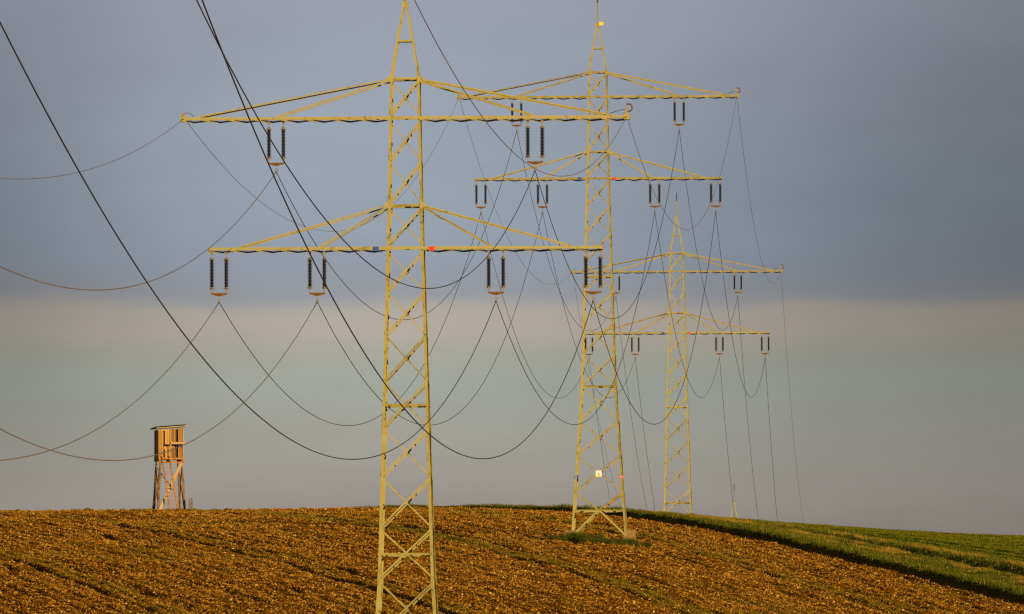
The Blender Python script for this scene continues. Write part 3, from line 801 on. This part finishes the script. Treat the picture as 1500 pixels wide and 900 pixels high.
for k_ in range(4):
    A, B = pts[k_], pts[k_ + 1]
    for (x, z, rad, c, w) in WIRES:
        earth = rad < 0.012
        a = on(A, x, 0, z); b = on(B, x, 0, z)
        if k_ == 0 and earth: a.z = EW0
        Ls = (b - a).length
        n_ = 90
        pp = []
        for q in range(n_ + 1):
            t = q / n_
            p = a.lerp(b, t); p.z -= c * Ls * Ls * t * (1 - t); pp.append(p)
        mid = pp[n_ // 2].copy()
        mb = MB(); mb.tube([p - mid for p in pp], rad, 6)
        o = mb.build('earth_wire' if earth else 'conductor', M['wire'] if ((k_ == 0 and x < 0) or earth) else M['wire_dark'], None, True)  # left near-span and earth wires take the copy with sunlight in its colour
        o.location = mid
        if earth: tag(o, f'thin {w} arm tip earth wire {SPAN[k_]}', 'wire', 'earth wires of the power line')
        else: tag(o, f'{SHORT[w]} conductor wire sagging {SPAN[k_]}', 'wire', 'conductors of the power line')

# ------------------------------------------------------------------ hunting stand on the crest
YS = 888.0
base = at(247.8, 747.5, YS)
gz = ground_z(base.x, base.y)
seat = empty('hunting_stand', (base.x, base.y, gz - 0.03), R(13))
tag(seat, 'raised wooden hunting stand with a ladder on the hill crest', 'hunting stand')
S = lambda x, y, z: Vector((x, y, z))
ZF, W2, DP = 3.72, 0.86, 1.45     # floor height, half width, depth; front at y = -DP/2
hy = DP / 2
def rough_pole(a, b, r0, r1, name, mat=None):
    mb = MB(); a, b = Vector(a), Vector(b); q = 7
    pp = [a.lerp(b, i / q) + Vector((random.uniform(-.012, .012), random.uniform(-.012, .012), 0)) for i in range(q + 1)]
    mb.tube(pp, [r0 + (r1 - r0) * i / q for i in range(q + 1)], 8)
    return mb.build(name, mat or M['pole'], seat, True)
random.seed(5)
for sx in (-1, 1):
    for sy in (-1, 1):
        rough_pole((sx * (W2 + 0.10) , sy * (hy + 0.16), -0.1), (sx * (W2 - 0.12), sy * (hy - 0.08), ZF), 0.080, 0.060, 'leg')
mb = MB(); mb.bar((-W2 + 0.02, -hy - 0.16, 0.10), (W2 - 0.12, -hy - 0.02, ZF - 0.30), 0.05, 0.20, S(1, 0, 0.5)); mb.build('brace', M['plank'], seat)
for sx in (-1, 1):
    rough_pole((sx * (W2 + .05), -hy - .06, 0.15), (sx * (W2 - .08), hy - .06, ZF - .35), 0.045, 0.04, 'brace')
    rough_pole((sx * (W2 + .02), hy + .08, 0.15), (sx * (W2 - .10), -hy + .02, ZF - .35), 0.045, 0.04, 'brace')
rough_pole((-W2 + .05, hy + .05, ZF - .5), (W2 - .3, hy + .05, 1.4), 0.045, 0.04, 'brace')
for (ya) in (-hy - .10, hy + .12):
    mb = MB(); mb.bar((-W2 - .25, ya, 0.10), (W2 + .08, ya, 0.10), 0.09, 0.12); mb.build('sill_beam', M['pole'], seat)
# platform
mb = MB()
for zq, yq in ((ZF - .06, -hy - .10), (ZF - .06, hy + .02), (ZF - .30, -hy - .02)):
    mb.bar((-W2 - .05, yq, zq), (W2 + .06, yq, zq), 0.09, 0.10)
for xq in (-W2 + .05, 0, W2 - .05): mb.bar((xq, -hy - .12, ZF - .17), (xq, hy + .08, ZF - .17), 0.10, 0.10)
mb.box((0, 0, ZF), 2 * W2, DP, 0.04)
mb.build('platform', M['ladder'], seat)
# cabin walls of upright boards
def boards(name, a, b, z0, z1a, z1b, thick, gaps=(), slit=None, nb=9):
    a, b = Vector(a), Vector(b); mb = MB(); d = (b - a); ln = d.length; d.normalize()
    x = 0.0; k_ = 0
    while x < ln - 0.02:
        bwid = min(ln / nb * random.uniform(.85, 1.15), ln - x)
        if not any(g0 < x + bwid / 2 < g1 for g0, g1 in gaps):
            zt = z1a + (z1b - z1a) * (x + bwid / 2) / ln
            rngs = [(z0 + random.uniform(-.05, .03), zt)]
            if slit and slit[0] < x + bwid / 2 < slit[1]: rngs = [(rngs[0][0], slit[2]), (slit[3], zt)]
            for (q0, q1) in rngs:
                c = a + d * (x + bwid / 2)
                off = Vector((-d.y, d.x, 0)) * random.uniform(-.008, .008)
                p0 = Vector((c.x, c.y, q0)) + off; p1 = Vector((c.x, c.y, q1)) + off
                mb.prism([(-bwid / 2 + .008, -thick / 2), (bwid / 2 - .008, -thick / 2), (bwid / 2 - .008, thick / 2), (-bwid / 2 + .008, thick / 2)], p0, p1, d, Vector((-d.y, d.x, 0)))
        x += bwid
    return mb.build(name, M['board'], seat)
ZT0, ZT1 = 5.66, 5.80
boards('front_wall', (-W2, -hy, 0), (W2, -hy, 0), ZF - .06, ZT0, ZT1, .03, ((0.33, 0.47), (1.22, 1.33)), (0.44, 1.70, 4.46, 4.66), 12)
boards('back_wall', (-W2, hy, 0), (W2, hy, 0), ZF - .06, ZT0, ZT1, .03)
for sx in (-1, 1):
    boards('side_wall', (sx * (W2 + .02), -hy + .02, 0), (sx * (W2 + .02), hy - .02, 0), ZF - .22, ZT0 if sx < 0 else ZT1, ZT0 if sx < 0 else ZT1, .03, (), None, 7)
for xq in (-W2 + .26, -0.03, W2 - .02):
    mb = MB(); mb.bar((xq, -hy - .04, ZF - .05), (xq, -hy - .04, 5.74), 0.07, 0.05, YV); mb.build('batten', M['plank'], seat)
mb = MB(); mb.bar((-0.05, -hy - .10, 4.74), (W2 + .10, -hy - .10, 4.74), 0.16, 0.13); mb.build('window_ledge', M['plank'], seat)
# lean-to roof, a little higher at the right
mb = MB()
rot = Euler((R(-3), R(-4.5), 0)).to_matrix()
for q in range(7):
    yq = -hy - .22 + q * (DP + .44) / 6
    mb.box(S(0.0, yq, 5.85) + rot @ S(0, 0, random.uniform(-.006, .006)), 2.16 + random.uniform(-.06, .06), 0.27, 0.06, rot)
rf = mb.build('roof', M['plank'], seat)
mb = MB(); mb.box(S(-.05, 0.05, 5.905), 2.18, DP + .42, 0.03, rot); mb.build('roof_felt', M['felt'], rf)
# ladder leaning on the platform
lt, lb = S(-0.43, -hy - .16, ZF + .10), S(-0.06, -hy - 1.35, -0.05)
lad = MB()
for s in (-.26, .26):
    lad.tube([lb + S(s * 1.02, 0, 0), lt + S(s, 0, 0)], [0.055, 0.048], 8)
ld = lad.build('ladder', M['ladder'], seat, True)
for q in range(15):
    t = (q + .6) / 15.2
    c = lb.lerp(lt, t); mb = MB(); mb.bar(c - S(.29, .03, 0), c + S(.29, -.03, 0), 0.045, 0.045); mb.build('rung', M['ladder'], ld)

# boundary marker beside the stand
bp = at(279.5, 746, YS - 2)
g2 = ground_z(bp.x, bp.y)
post = empty('marker_post', (bp.x, bp.y, g2 - 0.1), R(10))
tag(post, 'short twin wooden marker post with black bands beside the hunting stand', 'post')
for s in (-1, 1):
    mb = MB(); mb.tube([(s * 0.075, 0, 0), (s * 0.075, 0, 0.55), (s * 0.07, 0, 1.0 + .03 * s)], [0.06, 0.055, 0.05], 8); mb.build('upright', M['pole'], post, True)
for zq in (0.78, 0.48):
    mb = MB(); mb.box((-0.03, -0.075, zq), 0.16, 0.03, 0.16); mb.build('dark_band', M['black'], post)
